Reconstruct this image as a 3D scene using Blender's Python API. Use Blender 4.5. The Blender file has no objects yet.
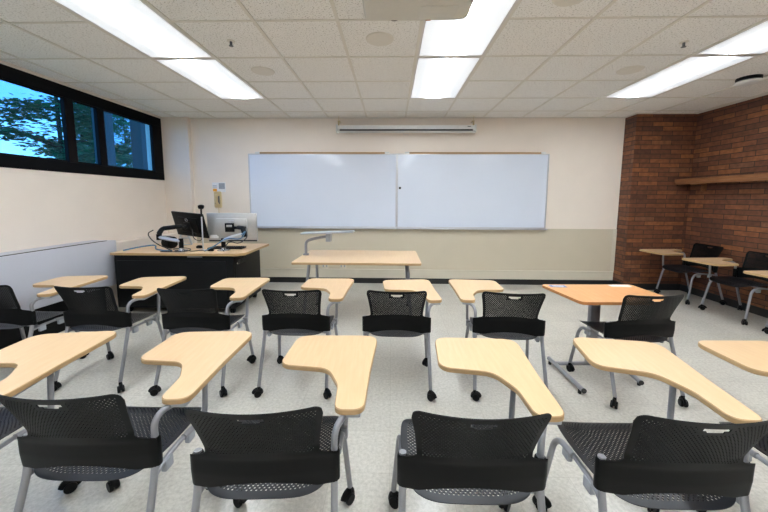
import bpy, bmesh, math, random
from mathutils import Vector, Matrix, noise
R = math.radians
C = bpy.context.scene.collection
random.seed(7)
HC = 1.414
H = 2.694            # ceiling height
YW = 5.28            # front (whiteboard) wall
XL = -3.70           # window wall
XR = 4.54            # brick wall
YB = -3.2            # rear wall behind the camera
T = 0.6096
X0, Y0 = -1.008 , 3.063

# ------------------------------------------------------------------ materials
def new_mat(name):
    m = bpy.data.materials.new(name); m.use_nodes = True
    nt = m.node_tree
    return m, nt, nt.nodes['Principled BSDF']
def N(nt, t, **kw):
    n = nt.nodes.new(t)
    for k, v in kw.items():
        if k in n.inputs: n.inputs[k].default_value = v
        else: setattr(n, k, v)
    return n
def mat(name, col, rough=.5, metal=0, var=.04, scale=30, bump=0, spec=.5, bscale=200, stretch=None):
    """procedural base: colour gently varied by noise, optional noise bump"""
    m, nt, b = new_mat(name); L = nt.links.new
    tc = N(nt, 'ShaderNodeTexCoord')
    mp = N(nt, 'ShaderNodeMapping')
    if stretch: mp.inputs['Scale'].default_value = stretch
    L(tc.outputs['Object'], mp.inputs[0])
    nz = N(nt, 'ShaderNodeTexNoise'); nz.inputs['Scale'].default_value = scale; nz.inputs['Detail'].default_value = 4
    L(mp.outputs[0], nz.inputs['Vector'])
    r = N(nt, 'ShaderNodeValToRGB')
    r.color_ramp.elements[0].position = .3; r.color_ramp.elements[1].position = .7
    r.color_ramp.elements[0].color = (*[max(0, c*(1-var)) for c in col], 1)
    r.color_ramp.elements[1].color = (*[min(1, c*(1+var)) for c in col], 1)
    L(nz.outputs['Fac'], r.inputs[0]); L(r.outputs[0], b.inputs['Base Color'])
    b.inputs['Roughness'].default_value = rough; b.inputs['Metallic'].default_value = metal
    b.inputs['Specular IOR Level'].default_value = spec
    if bump:
        n2 = N(nt, 'ShaderNodeTexNoise'); n2.inputs['Scale'].default_value = bscale
        L(tc.outputs['Object'], n2.inputs['Vector'])
        bp = N(nt, 'ShaderNodeBump'); bp.inputs['Strength'].default_value = bump; bp.inputs['Distance'].default_value = .002
        L(n2.outputs['Fac'], bp.inputs['Height']); L(bp.outputs[0], b.inputs['Normal'])
    return m

def wood(name, a, b_, rough=.32, scale=5):
    m, nt, b = new_mat(name); L = nt.links.new
    tc = N(nt, 'ShaderNodeTexCoord'); mp = N(nt, 'ShaderNodeMapping'); mp.inputs['Scale'].default_value = (14, 1.2, 8)
    L(tc.outputs['Object'], mp.inputs[0])
    nz = N(nt, 'ShaderNodeTexNoise'); nz.inputs['Scale'].default_value = scale; nz.inputs['Detail'].default_value = 6; nz.inputs['Distortion'].default_value = .6
    L(mp.outputs[0], nz.inputs['Vector'])
    r = N(nt, 'ShaderNodeValToRGB'); r.color_ramp.elements[0].position = .3; r.color_ramp.elements[1].position = .72
    r.color_ramp.elements[0].color = (*a, 1); r.color_ramp.elements[1].color = (*b_, 1)
    L(nz.outputs['Fac'], r.inputs[0]); L(r.outputs[0], b.inputs['Base Color'])
    b.inputs['Roughness'].default_value = rough
    return m

def mat_brick():
    m, nt, b = new_mat('brick'); L = nt.links.new
    tc = N(nt, 'ShaderNodeTexCoord'); ge = N(nt, 'ShaderNodeNewGeometry')
    sp = N(nt, 'ShaderNodeSeparateXYZ'); sn = N(nt, 'ShaderNodeSeparateXYZ')
    L(tc.outputs['Object'], sp.inputs[0]); L(ge.outputs['True Normal'], sn.inputs[0])
    ab = N(nt, 'ShaderNodeMath', operation='ABSOLUTE'); L(sn.outputs['X'], ab.inputs[0])
    gt = N(nt, 'ShaderNodeMath', operation='GREATER_THAN'); L(ab.outputs[0], gt.inputs[0]); gt.inputs[1].default_value = .5
    mx = N(nt, 'ShaderNodeMix'); mx.data_type = 'FLOAT'
    L(gt.outputs[0], mx.inputs[0]); L(sp.outputs['X'], mx.inputs[2]); L(sp.outputs['Y'], mx.inputs[3])
    cb = N(nt, 'ShaderNodeCombineXYZ'); L(mx.outputs[0], cb.inputs['X']); L(sp.outputs['Z'], cb.inputs['Y'])
    br = N(nt, 'ShaderNodeTexBrick')
    L(cb.outputs[0], br.inputs['Vector'])
    br.inputs['Color1'].default_value = (0, 0, 0, 1); br.inputs['Color2'].default_value = (1, 1, 1, 1); br.inputs['Mortar'].default_value = (.5, .5, .5, 1)
    br.inputs['Scale'].default_value = 1; br.inputs['Mortar Size'].default_value = .005; br.inputs['Mortar Smooth'].default_value = .3
    br.inputs['Brick Width'].default_value = .30; br.inputs['Row Height'].default_value = .0677
    r = N(nt, 'ShaderNodeValToRGB'); cr = r.color_ramp
    cols = [(0, (.085, .032, .020)), (.2, (.14, .052, .024)), (.4, (.17, .062, .028)), (.55, (.11, .040, .022)), (.72, (.18, .066, .029)), (.93, (.27, .100, .034)), (1, (.16, .075, .042))]
    cr.elements[0].color = (*cols[0][1], 1); cr.elements[1].color = (*cols[-1][1], 1)
    for p, c in cols[1:-1]:
        e = cr.elements.new(p); e.color = (*c, 1)
    L(br.outputs['Color'], r.inputs[0])
    nz = N(nt, 'ShaderNodeTexNoise'); nz.inputs['Scale'].default_value = 18; nz.inputs['Detail'].default_value = 6
    L(tc.outputs['Object'], nz.inputs['Vector'])
    mr = N(nt, 'ShaderNodeMapRange'); mr.inputs['From Min'].default_value = .25; mr.inputs['From Max'].default_value = .75; mr.inputs['To Min'].default_value = .7; mr.inputs['To Max'].default_value = 1.35
    L(nz.outputs['Fac'], mr.inputs[0])
    vm = N(nt, 'ShaderNodeVectorMath', operation='SCALE'); L(r.outputs[0], vm.inputs[0]); L(mr.outputs[0], vm.inputs['Scale'])
    m2 = N(nt, 'ShaderNodeMix'); m2.data_type = 'RGBA'
    L(br.outputs['Fac'], m2.inputs[0]); L(vm.outputs[0], m2.inputs[6]); m2.inputs[7].default_value = (.035, .018, .012, 1)
    L(m2.outputs[2], b.inputs['Base Color'])
    b.inputs['Roughness'].default_value = .6
    sb = N(nt, 'ShaderNodeMath', operation='MULTIPLY_ADD'); L(br.outputs['Fac'], sb.inputs[0]); sb.inputs[1].default_value = -1; 
    ad = N(nt, 'ShaderNodeMath', operation='MULTIPLY'); L(nz.outputs['Fac'], ad.inputs[0]); ad.inputs[1].default_value = .35
    L(ad.outputs[0], sb.inputs[2])
    bp = N(nt, 'ShaderNodeBump'); bp.inputs['Strength'].default_value = .7; bp.inputs['Distance'].default_value = .006
    L(sb.outputs[0], bp.inputs['Height']); L(bp.outputs[0], b.inputs['Normal'])
    return m

def mat_floor():
    m, nt, b = new_mat('vinyl_tile'); L = nt.links.new
    tc = N(nt, 'ShaderNodeTexCoord')
    br = N(nt, 'ShaderNodeTexBrick'); br.offset = 0; br.inputs['Scale'].default_value = 1
    br.inputs['Brick Width'].default_value = .3048; br.inputs['Row Height'].default_value = .3048
    br.inputs['Mortar Size'].default_value = .0012; br.inputs['Mortar Smooth'].default_value = .5
    br.inputs['Color1'].default_value = (.0, .0, .0, 1); br.inputs['Color2'].default_value = (1, 1, 1, 1); br.inputs['Mortar'].default_value = (.5, .5, .5, 1)
    L(tc.outputs['Object'], br.inputs['Vector'])
    n1 = N(nt, 'ShaderNodeTexNoise'); n1.inputs['Scale'].default_value = 55; n1.inputs['Detail'].default_value = 5; n1.inputs['Roughness'].default_value = .7
    n2 = N(nt, 'ShaderNodeTexNoise'); n2.inputs['Scale'].default_value = 3; n2.inputs['Detail'].default_value = 3
    L(tc.outputs['Object'], n1.inputs['Vector']); L(tc.outputs['Object'], n2.inputs['Vector'])
    r = N(nt, 'ShaderNodeValToRGB'); r.color_ramp.elements[0].position = .35; r.color_ramp.elements[1].position = .62
    r.color_ramp.elements[0].color = (.50, .475, .41, 1); r.color_ramp.elements[1].color = (.65, .62, .55, 1)
    L(n1.outputs['Fac'], r.inputs[0])
    mr = N(nt, 'ShaderNodeMapRange'); mr.inputs['From Min'].default_value = .3; mr.inputs['From Max'].default_value = .7; mr.inputs['To Min'].default_value = .95; mr.inputs['To Max'].default_value = 1.03
    L(n2.outputs['Fac'], mr.inputs[0])
    sep = N(nt, 'ShaderNodeMath', operation='MULTIPLY_ADD'); L(br.outputs['Color'], sep.inputs[0]); sep.inputs[1].default_value = .05; L(mr.outputs[0], sep.inputs[2])
    vm = N(nt, 'ShaderNodeVectorMath', operation='SCALE'); L(r.outputs[0], vm.inputs[0]); L(sep.outputs[0], vm.inputs['Scale'])
    m2 = N(nt, 'ShaderNodeMix'); m2.data_type = 'RGBA'
    L(br.outputs['Fac'], m2.inputs[0]); L(vm.outputs[0], m2.inputs[6]); m2.inputs[7].default_value = (.46, .43, .36, 1)
    L(m2.outputs[2], b.inputs['Base Color'])
    rr = N(nt, 'ShaderNodeMapRange'); rr.inputs['To Min'].default_value = .16; rr.inputs['To Max'].default_value = .26
    L(n2.outputs['Fac'], rr.inputs[0]); L(rr.outputs[0], b.inputs['Roughness'])
    n3 = N(nt, 'ShaderNodeTexNoise'); n3.inputs['Scale'].default_value = 12; L(tc.outputs['Object'], n3.inputs['Vector'])
    bp = N(nt, 'ShaderNodeBump'); bp.inputs['Strength'].default_value = .03; bp.inputs['Distance'].default_value = .002
    L(n3.outputs['Fac'], bp.inputs['Height']); L(bp.outputs[0], b.inputs['Normal'])
    return m

def mat_tile():
    m, nt, b = new_mat('acoustic_tile'); L = nt.links.new
    tc = N(nt, 'ShaderNodeTexCoord')
    mp = N(nt, 'ShaderNodeMapping'); mp.inputs['Scale'].default_value = (1, 1.1, 1); L(tc.outputs['Object'], mp.inputs[0])
    vo = N(nt, 'ShaderNodeTexNoise'); vo.inputs['Scale'].default_value = 85; vo.inputs['Detail'].default_value = 3; vo.inputs['Roughness'].default_value = .65
    L(mp.outputs[0], vo.inputs['Vector'])
    r = N(nt, 'ShaderNodeValToRGB'); r.color_ramp.elements[0].position = .36; r.color_ramp.elements[1].position = .43
    r.color_ramp.elements[0].color = (.42, .39, .34, 1); r.color_ramp.elements[1].color = (.89, .87, .83, 1)
    L(vo.outputs['Fac'], r.inputs[0])
    L(r.outputs[0], b.inputs['Base Color']); b.inputs['Roughness'].default_value = .95
    bp = N(nt, 'ShaderNodeBump'); bp.inputs['Strength'].default_value = .5; bp.inputs['Distance'].default_value = .003
    L(r.outputs[0], bp.inputs['Height']); L(bp.outputs[0], b.inputs['Normal'])
    return m

def mat_paint(name, up, low, z):
    m, nt, b = new_mat(name); L = nt.links.new
    tc = N(nt, 'ShaderNodeTexCoord'); sp = N(nt, 'ShaderNodeSeparateXYZ'); L(tc.outputs['Object'], sp.inputs[0])
    nz = N(nt, 'ShaderNodeTexNoise'); nz.inputs['Scale'].default_value = 4; L(tc.outputs['Object'], nz.inputs['Vector'])
    gt = N(nt, 'ShaderNodeMath', operation='GREATER_THAN'); L(sp.outputs['Z'], gt.inputs[0]); gt.inputs[1].default_value = z
    mx = N(nt, 'ShaderNodeMix'); mx.data_type = 'RGBA'; L(gt.outputs[0], mx.inputs[0]); mx.inputs[6].default_value = (*low, 1); mx.inputs[7].default_value = (*up, 1)
    mr = N(nt, 'ShaderNodeMapRange'); mr.inputs['To Min'].default_value = .97; mr.inputs['To Max'].default_value = 1.03; L(nz.outputs['Fac'], mr.inputs[0])
    vm = N(nt, 'ShaderNodeVectorMath', operation='SCALE'); L(mx.outputs[2], vm.inputs[0]); L(mr.outputs[0], vm.inputs['Scale'])
    L(vm.outputs[0], b.inputs['Base Color']); b.inputs['Roughness'].default_value = .6
    n2 = N(nt, 'ShaderNodeTexNoise'); n2.inputs['Scale'].default_value = 150; L(tc.outputs['Object'], n2.inputs['Vector'])
    bp = N(nt, 'ShaderNodeBump'); bp.inputs['Strength'].default_value = .1; bp.inputs['Distance'].default_value = .001
    L(n2.outputs['Fac'], bp.inputs['Height']); L(bp.outputs[0], b.inputs['Normal'])
    return m

def mat_emit(name, col, s):
    m, nt, b = new_mat(name)
    b.inputs['Base Color'].default_value = (.8, .8, .8, 1)
    b.inputs['Emission Color'].default_value = (*col, 1); b.inputs['Emission Strength'].default_value = s
    # the tubes sit in the middle of the fitting, so the acrylic lens glows less along its long edges
    L = nt.links.new; tc = N(nt, 'ShaderNodeTexCoord'); sp = N(nt, 'ShaderNodeSeparateXYZ'); L(tc.outputs['Object'], sp.inputs[0])
    d = N(nt, 'ShaderNodeMath', operation='MULTIPLY_ADD'); L(sp.outputs['X'], d.inputs[0]); d.inputs[1].default_value = 1/T; d.inputs[2].default_value = -.5
    ab = N(nt, 'ShaderNodeMath', operation='ABSOLUTE'); L(d.outputs[0], ab.inputs[0])
    q = N(nt, 'ShaderNodeMath', operation='DIVIDE'); L(ab.outputs[0], q.inputs[0]); q.inputs[1].default_value = .12
    q2 = N(nt, 'ShaderNodeMath', operation='POWER'); L(q.outputs[0], q2.inputs[0]); q2.inputs[1].default_value = 2
    q3 = N(nt, 'ShaderNodeMath', operation='MULTIPLY'); L(q2.outputs[0], q3.inputs[0]); q3.inputs[1].default_value = -1
    q4 = N(nt, 'ShaderNodeMath', operation='EXPONENT'); L(q3.outputs[0], q4.inputs[0])
    mr = N(nt, 'ShaderNodeMath', operation='MULTIPLY_ADD'); L(q4.outputs[0], mr.inputs[0]); mr.inputs[1].default_value = s; mr.inputs[2].default_value = .60
    L(mr.outputs[0], b.inputs['Emission Strength'])
    w = N(nt, 'ShaderNodeTexWave'); w.inputs['Scale'].default_value = 60
    L(tc.outputs['Object'], w.inputs['Vector']); bp = N(nt, 'ShaderNodeBump'); bp.inputs['Strength'].default_value = .2
    L(w.outputs['Fac'], bp.inputs['Height']); L(bp.outputs[0], b.inputs['Normal'])
    return m
def mat_glass():
    m, nt, b = new_mat('tinted_glass'); L = nt.links.new
    for n in list(nt.nodes):
        if n != b and n.type != 'OUTPUT_MATERIAL': nt.nodes.remove(n)
    out = [n for n in nt.nodes if n.type == 'OUTPUT_MATERIAL'][0]
    tr = N(nt, 'ShaderNodeBsdfTransparent'); tr.inputs[0].default_value = (.33, .61, .84, 1)
    gl = N(nt, 'ShaderNodeBsdfGlossy'); gl.inputs['Roughness'].default_value = .02; gl.inputs[0].default_value = (.8, .9, 1, 1)
    fr = N(nt, 'ShaderNodeLayerWeight'); fr.inputs['Blend'].default_value = .5
    pw = N(nt, 'ShaderNodeMath', operation='POWER'); L(fr.outputs['Facing'], pw.inputs[0]); pw.inputs[1].default_value = 5
    sc_ = N(nt, 'ShaderNodeMath', operation='MULTIPLY_ADD'); L(pw.outputs[0], sc_.inputs[0]); sc_.inputs[1].default_value = .8; sc_.inputs[2].default_value = .03
    mx = N(nt, 'ShaderNodeMixShader'); L(sc_.outputs[0], mx.inputs[0]); L(tr.outputs[0], mx.inputs[1]); L(gl.outputs[0], mx.inputs[2])
    L(mx.outputs[0], out.inputs[0]); nt.nodes.remove(b)
    return m

M = dict(
    brick=mat_brick(), floor=mat_floor(), tile=mat_tile(),
    paint=mat_paint('wall_paint', (.85, .755, .65), (.62, .545, .41), .934),
    paint_side=mat('side_wall_paint', (.83, .74, .65), .6, var=.02, scale=3),
    trim=mat('cream_trim', (.66, .60, .48), .5, var=.02, scale=5),
    grid=mat('ceiling_grid_metal', (.74, .70, .62), .5, var=.02),
    lamp_frame=mat('lamp_frame_enamel', (.72, .68, .66), .4, var=.02),
    lens=mat_emit('light_lens', (.86, .93, 1.0), 34),
    base=mat('black_vinyl_base', (.012, .012, .012), .45),
    black=mat('black_plastic', (.0035, .0035, .0035), .42, var=.1, spec=.16),
    seat=mat('seat_plastic', (.010, .011, .014), .38, var=.1, spec=.4),
    blackm=mat('black_laminate', (.004, .004, .004), .5, var=.1, spec=.2),
    steel=mat('grey_painted_steel', (.30, .30, .315), .38, metal=.35, var=.03),
    clip=mat('grey_plastic', (.36, .38, .41), .5, var=.03),
    dsteel=mat('dark_grey_steel', (.16, .165, .17), .4, metal=.3),
    chrome=mat('polished_aluminium', (.62, .63, .66), .25, metal=.9, var=.02),
    maple=wood('maple_laminate', (.69, .465, .255), (.74, .51, .292)),
    maple2=wood('console_maple', (.72, .47, .26), (.80, .56, .34)),
    maple_edge=mat('tablet_edge_band', (.50, .32, .15), .45, var=.08, stretch=(1, 1, 6)),
    orange=wood('orange_laminate', (.72, .34, .13), (.80, .42, .19)),
    orange_edge=mat('orange_edge_band', (.42, .17, .05), .45, var=.08),
    oak=wood('dark_oak', (.22, .085, .03), (.34, .15, .06), .5),
    board=mat('whiteboard_enamel', (.72, .77, .86), .12, var=.012, scale=1.5),
    alu=mat('satin_aluminium', (.60, .61, .64), .35, metal=.6, var=.02),
    cork=mat('cork_strip', (.42, .26, .12), .9, var=.2, scale=200),
    white=mat('white_enamel', (.72, .72, .69), .4, var=.02),
    frame=mat('black_window_frame', (.002, .002, .003), .6, spec=.1),
    glass=mat_glass(),
    conv=mat('convector_enamel', (.55, .56, .62), .45, var=.02, scale=3),
    silver=mat('silver_monitor_shell', (.52, .51, .49), .35, metal=.5, var=.03),
    phone=mat('ivory_phone', (.62, .50, .28), .4, var=.03),
    paper=mat('white_paper', (.80, .80, .80), .8, var=.03),
    greyp=mat('grey_print', (.35, .37, .40), .8, var=.2, scale=120),
    orangep=mat('orange_print', (.85, .38, .05), .8),
    bluep=mat('blue_print', (.20, .32, .62), .7, var=.2, scale=120),
    cable=mat('blue_cable', (.10, .22, .36), .4),
    bcable=mat('black_cable', (.012, .012, .014), .4),
    proj=mat('projector_shell', (.60, .57, .50), .5, var=.02),
    leaf=mat('leaf_green', (.02, .16, .07), .6, var=.5, scale=6),
    bark=mat('tree_bark', (.03, .03, .025), .9, var=.3),
    concrete=mat('concrete', (.018, .040, .045), .8, var=.1),
    grass=mat('lawn', (.06, .16, .04), .9, var=.3, scale=3),
    red=mat('screen_red', (.5, .03, .03), .5),
    rubber=mat('rubber_tip', (.02, .02, .02), .7),
)

# ------------------------------------------------------------------ helpers
def finish(name, bm, m, parent=None, smooth=True, angle=35):
    bmesh.ops.recalc_face_normals(bm, faces=bm.faces)
    me = bpy.data.meshes.new(name); bm.to_mesh(me); bm.free()
    for x in (m if isinstance(m, (list, tuple)) else [m]): me.materials.append(x)
    if smooth:
        me.shade_smooth()
        me.set_sharp_from_angle(angle=R(angle))
    o = bpy.data.objects.new(name, me); C.objects.link(o)
    if parent: o.parent = parent
    return o
def box(bm, c, s, bev=0, rot=None, mi=0, seg=2):
    mtx = Matrix.Translation(c) @ (rot if rot else Matrix()) @ Matrix.Diagonal((*s, 1))
    g = bmesh.ops.create_cube(bm, size=1, matrix=mtx)
    vs = g['verts']; es = list({e for v in vs for e in v.link_edges}); fs = list({f for v in vs for f in v.link_faces})
    for f in fs: f.material_index = mi
    if bev: bmesh.ops.bevel(bm, geom=es, offset=bev, segments=seg, affect='EDGES', profile=.5)
def boxb(bm, a, b, bev=0, mi=0):
    box(bm, [(p+q)/2 for p, q in zip(a, b)], [abs(q-p) for p, q in zip(a, b)], bev, mi=mi)
def smooth_path(pts, k=6, n=5):
    """round the corners of a polyline"""
    pts = [Vector(p) for p in pts]; out = [pts[0]]
    for i in range(1, len(pts)-1):
        a, b, c = pts[i-1], pts[i], pts[i+1]
        ra = min((a-b).length, (c-b).length)*.5
        ra = min(ra, k)
        p, q = b+(a-b).normalized()*ra, b+(c-b).normalized()*ra
        for j in range(n+1):
            t = j/n; out.append((1-t)**2*p+2*t*(1-t)*b+t*t*q)
    out.append(pts[-1]); return out
def tube(bm, pts, r, seg=12, k=.06, mi=0, flat=1.0, cap=True):
    P = smooth_path(pts, k) if k else [Vector(p) for p in pts]
    rs = r if callable(r) else (lambda t: r)
    rings = []; up = None
    for i, p in enumerate(P):
        d = (P[min(i+1, len(P)-1)]-P[max(i-1, 0)]).normalized()
        if up is None:
            up = Vector((0, 0, 1)) if abs(d.z) < .9 else Vector((1, 0, 0))
        up = (up-d*up.dot(d)).normalized(); sd = d.cross(up)
        rr = rs(i/(len(P)-1))
        rings.append([bm.verts.new(p+(sd*math.cos(a)*flat+up*math.sin(a))*rr) for a in [2*math.pi*j/seg for j in range(seg)]])
    for a, b in zip(rings, rings[1:]):
        for j in range(seg):
            f = bm.faces.new((a[j], a[(j+1) % seg], b[(j+1) % seg], b[j])); f.material_index = mi
    if cap:
        for rg in (rings[0], rings[-1]):
            f = bm.faces.new(rg); f.material_index = mi
def lathe(bm, prof, c=(0, 0, 0), seg=24, rot=None, mi=0):
    c = Vector(c); rings = []
    for r, z in prof:
        rings.append([bm.verts.new(c+((rot @ Vector((r*math.cos(a), r*math.sin(a), z))) if rot else Vector((r*math.cos(a), r*math.sin(a), z)))) for a in [2*math.pi*j/seg for j in range(seg)]])
    for a, b in zip(rings, rings[1:]):
        for j in range(seg):
            f = bm.faces.new((a[j], a[(j+1) % seg], b[(j+1) % seg], b[j])); f.material_index = mi
    for rg in (rings[0], rings[-1]):
        f = bm.faces.new(rg); f.material_index = mi
def fillet(poly, n=7):
    out = []
    L = len(poly)
    for i in range(L):
        a, b, c = Vector(poly[i-1][:2]), Vector(poly[i][:2]), Vector(poly[(i+1) % L][:2]); r = poly[i][2]
        u, v = (a-b).normalized(), (c-b).normalized()
        th = u.angle(v)/2
        if r <= 0 or th > R(88): out.append(b); continue
        d = min(r/math.tan(th), (a-b).length*.48, (c-b).length*.48)
        p, q = b+u*d, b+v*d
        for j in range(n+1):
            t = j/n; out.append((1-t)**2*p+2*t*(1-t)*b+t*t*q)
    return out
def slab(bm, outline, z0, z1, mside=0, bev=.003):
    """slab with rounded edges; sides get material index mside"""
    n = len(outline)
    def inset(d):
        o = []
        for i in range(n):
            a, b, c = outline[i-1], outline[i], outline[(i+1) % n]
            t1 = (b-a).normalized() if (b-a).length > 1e-6 else Vector((1, 0)); t2 = (c-b).normalized() if (c-b).length > 1e-6 else t1
            t = (t1+t2).normalized() if (t1+t2).length > 1e-6 else t1
            nn = Vector((t.y, -t.x)); o.append(b-nn*d*sg)
        return o
    area = sum(outline[i-1].x*outline[i].y-outline[i].x*outline[i-1].y for i in range(n))
    sg = 1 if area > 0 else -1
    rows = [(inset(bev), z0), (outline, z0+bev), (outline, z1-bev), (inset(bev), z1)]
    rings = [[bm.verts.new((p.x, p.y, z)) for p in o] for o, z in rows]
    for k, (a, b) in enumerate(zip(rings, rings[1:])):
        for j in range(n):
            f = bm.faces.new((a[j], a[(j+1) % n], b[(j+1) % n], b[j])); f.material_index = mside
    f = bm.faces.new(rings[-1]); f.material_index = 0
    f = bm.faces.new(rings[0][::-1]); f.material_index = mside
def thing(name, label, cat, loc=(0, 0, 0), rz=0, group=None):
    o = bpy.data.objects.new(name, None); C.objects.link(o); o.location = loc; o.rotation_euler = (0, 0, rz)
    o.empty_display_size = .1
    o['label'] = label; o['category'] = cat
    if group: o['group'] = group
    return o
def tag(o, label, cat, group=None):
    o['label'] = label; o['category'] = cat
    if group: o['group'] = group
    return o
def struct(name, bm, m, smooth=False, parent=None):
    o = finish(name, bm, m, parent, smooth)
    if not parent: o['kind'] = 'structure'
    return o
def P_(name, fn, m, parent, label=None, **kw):
    bm = bmesh.new(); fn(bm); o = finish(name, bm, m, parent, **kw)
    if label: o['label'] = label
    return o
def copy_tree(o, parent=None):
    c = o.copy(); C.objects.link(c)
    if parent: c.parent = parent
    for ch in list(o.children): copy_tree(ch, c)
    return c
def bake(o):
    """apply modifiers without operators"""
    dg = bpy.context.evaluated_depsgraph_get(); dg.update()
    me = bpy.data.meshes.new_from_object(o.evaluated_get(dg)); o.modifiers.clear(); o.data = me

# ------------------------------------------------------------------ the room
bm = bmesh.new(); boxb(bm, (XL-.3, YB-.1, -.1), (XR+.3, YW+.2, 0)); struct('floor', bm, M['floor'])
bm = bmesh.new(); boxb(bm, (XL-.3, YB-.1, H), (XR+.3, YW+.2, H+.1)); struct('ceiling', bm, M['tile'])
bm = bmesh.new(); boxb(bm, (XL-.3, YW, 0), (XR+.3, YW+.2, H)); struct('wall_front', bm, M['paint'])
bm = bmesh.new(); boxb(bm, (XL-.3, YB-.2, 0), (XR+.3, YB, H)); struct('wall_rear', bm, M['paint_side'])
bm = bmesh.new(); boxb(bm, (XR, YB, 0), (XR+.2, YW, H)); struct('wall_right', bm, M['brick'])
bm = bmesh.new(); boxb(bm, (3.655, 5.04, 0), (XR+.01, YW+.01, H)); struct('trim_1', bm, M['brick'])       # brick pier
bm = bmesh.new(); boxb(bm, (XL-.01, 5.205, 0), (-3.262, YW+.01, H)); struct('trim_2', bm, M['paint_side'])  # plaster chase in the corner
WY0, WY1, WZ0, WZ1 = -1.9, 5.20, 1.695, 2.68
bm = bmesh.new()
boxb(bm, (XL-.25, YB, 0), (XL, YW, WZ0)); boxb(bm, (XL-.25, YB, WZ1), (XL, YW, H)); boxb(bm, (XL-.25, YB, WZ0), (XL, WY0, WZ1)); boxb(bm, (XL-.25, WY1, WZ0), (XL, YW, WZ1))
struct('wall_left', bm, M['paint_side'])
# bases and rails
bm = bmesh.new(); boxb(bm, (-3.262, YW-.014, 0), (3.655, YW, .092), .003); struct('baseboard_front', bm, M['base'])
bm = bmesh.new(); boxb(bm, (XR-.012, YB, 0), (XR, 5.04, .10), .003); struct('baseboard_right', bm, M['base'])
bm = bmesh.new(); boxb(bm, (3.643, 5.028, 0), (XR-.012, 5.04, .10), .003); boxb(bm, (3.643, 5.04, 0), (3.655, YW-.014, .10), .003); struct('trim_3', bm, M['base'])
bm = bmesh.new(); boxb(bm, (-3.262, YW-.022, .092), (3.643, YW, .225), .004); boxb(bm, (-3.262, YW-.03, .225), (3.643, YW, .24), .004); struct('trim_4', bm, M['trim'])
bm = bmesh.new(); boxb(bm, (3.60, YW-.012, .24), (3.655, YW, .93), .002); struct('trim_5', bm, M['trim'])
# wall angle at ceiling edge
bm = bmesh.new(); boxb(bm, (-3.262, YW-.02, H-.012), (3.655, YW, H)); boxb(bm, (XL, YB, H-.03), (XL+.022, 5.205, H)); boxb(bm, (XR-.02, YB, H-.012), (XR, 5.04, H)); boxb(bm, (3.635, 5.02, H-.012), (XR, 5.04, H)); boxb(bm, (3.635, 5.04, H-.012), (3.655, YW, H))
struct('trim_6', bm, M['grid'])
# T-bars
light_cols = (-2, 2, 6)   # tile columns that hold lamps (X0 + n*T .. +T)
bm = bmesh.new()
gw = .012
n0 = math.ceil((XL-X0)/T); n1 = math.floor((XR-X0)/T)
for n in range(n0, n1+1):
    x = X0+n*T; boxb(bm, (x-gw, YB, H-.008), (x+gw, YW, H+.001))
m0 = math.ceil((YB-Y0)/T); m1 = math.floor((YW-Y0)/T)
lampx = [(X0+c*T, X0+(c+1)*T) for c in light_cols]
lamp_rows = [0, -2, -4, -6, -8]
for k in range(m0, m1+1):
    y = Y0+k*T; segs = []; cur = XL
    inside = k % 2 != 0 and -8 <= k <= 1
    for a, b in lampx:
        if inside: segs.append((cur, a)); cur = b
    segs.append((cur, XR))
    for a, b in segs: boxb(bm, (a, y-gw*.75, H-.006), (b, y+gw*.75, H+.001))
struct('trim_7', bm, M['grid'])

# ---- window
def window():
    bm = bmesh.new(); xf, xb = XL+.012, XL-.036
    top, bot = 2.535, 1.815
    boxb(bm, (xb, WY0, top), (xf, WY1, WZ1), .004); boxb(bm, (xb, WY0, WZ0), (xf, WY1, bot), .004)
    boxb(bm, (xb, WY0, bot), (xf, WY0+.1, top)); boxb(bm, (xb, 5.0, bot), (xf, WY1, top), .004)
    cuts = [(3.66, 3.765), (4.065, 4.165)]
    cuts += [(a-3.1, b-3.1) for a, b in cuts] + [(1.60, 1.70), (-1.0, -.9)]
    for a, b in cuts: boxb(bm, (xb, a, bot), (xf, b, top), .004)
    o = finish('window_1', bm, M['frame'], smooth=False); o['kind'] = 'structure'
    # slim inner sash beads
    P_('window_sash', lambda b: [boxb(b, (xf-.03, s, bot), (xf-.02, e, bot+.018)) or boxb(b, (xf-.03, s, top-.018), (xf-.02, e, top)) for s, e in ((WY0+.1, 3.66), (3.765, 4.065), (4.165, 5.0))], M['frame'], o, smooth=False)
    P_('window_pane', lambda b: boxb(b, (XL-.034, WY0+.02, bot-.01), (XL-.028, 5.02, top+.01)), M['glass'], o, smooth=False)
window()

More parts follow.
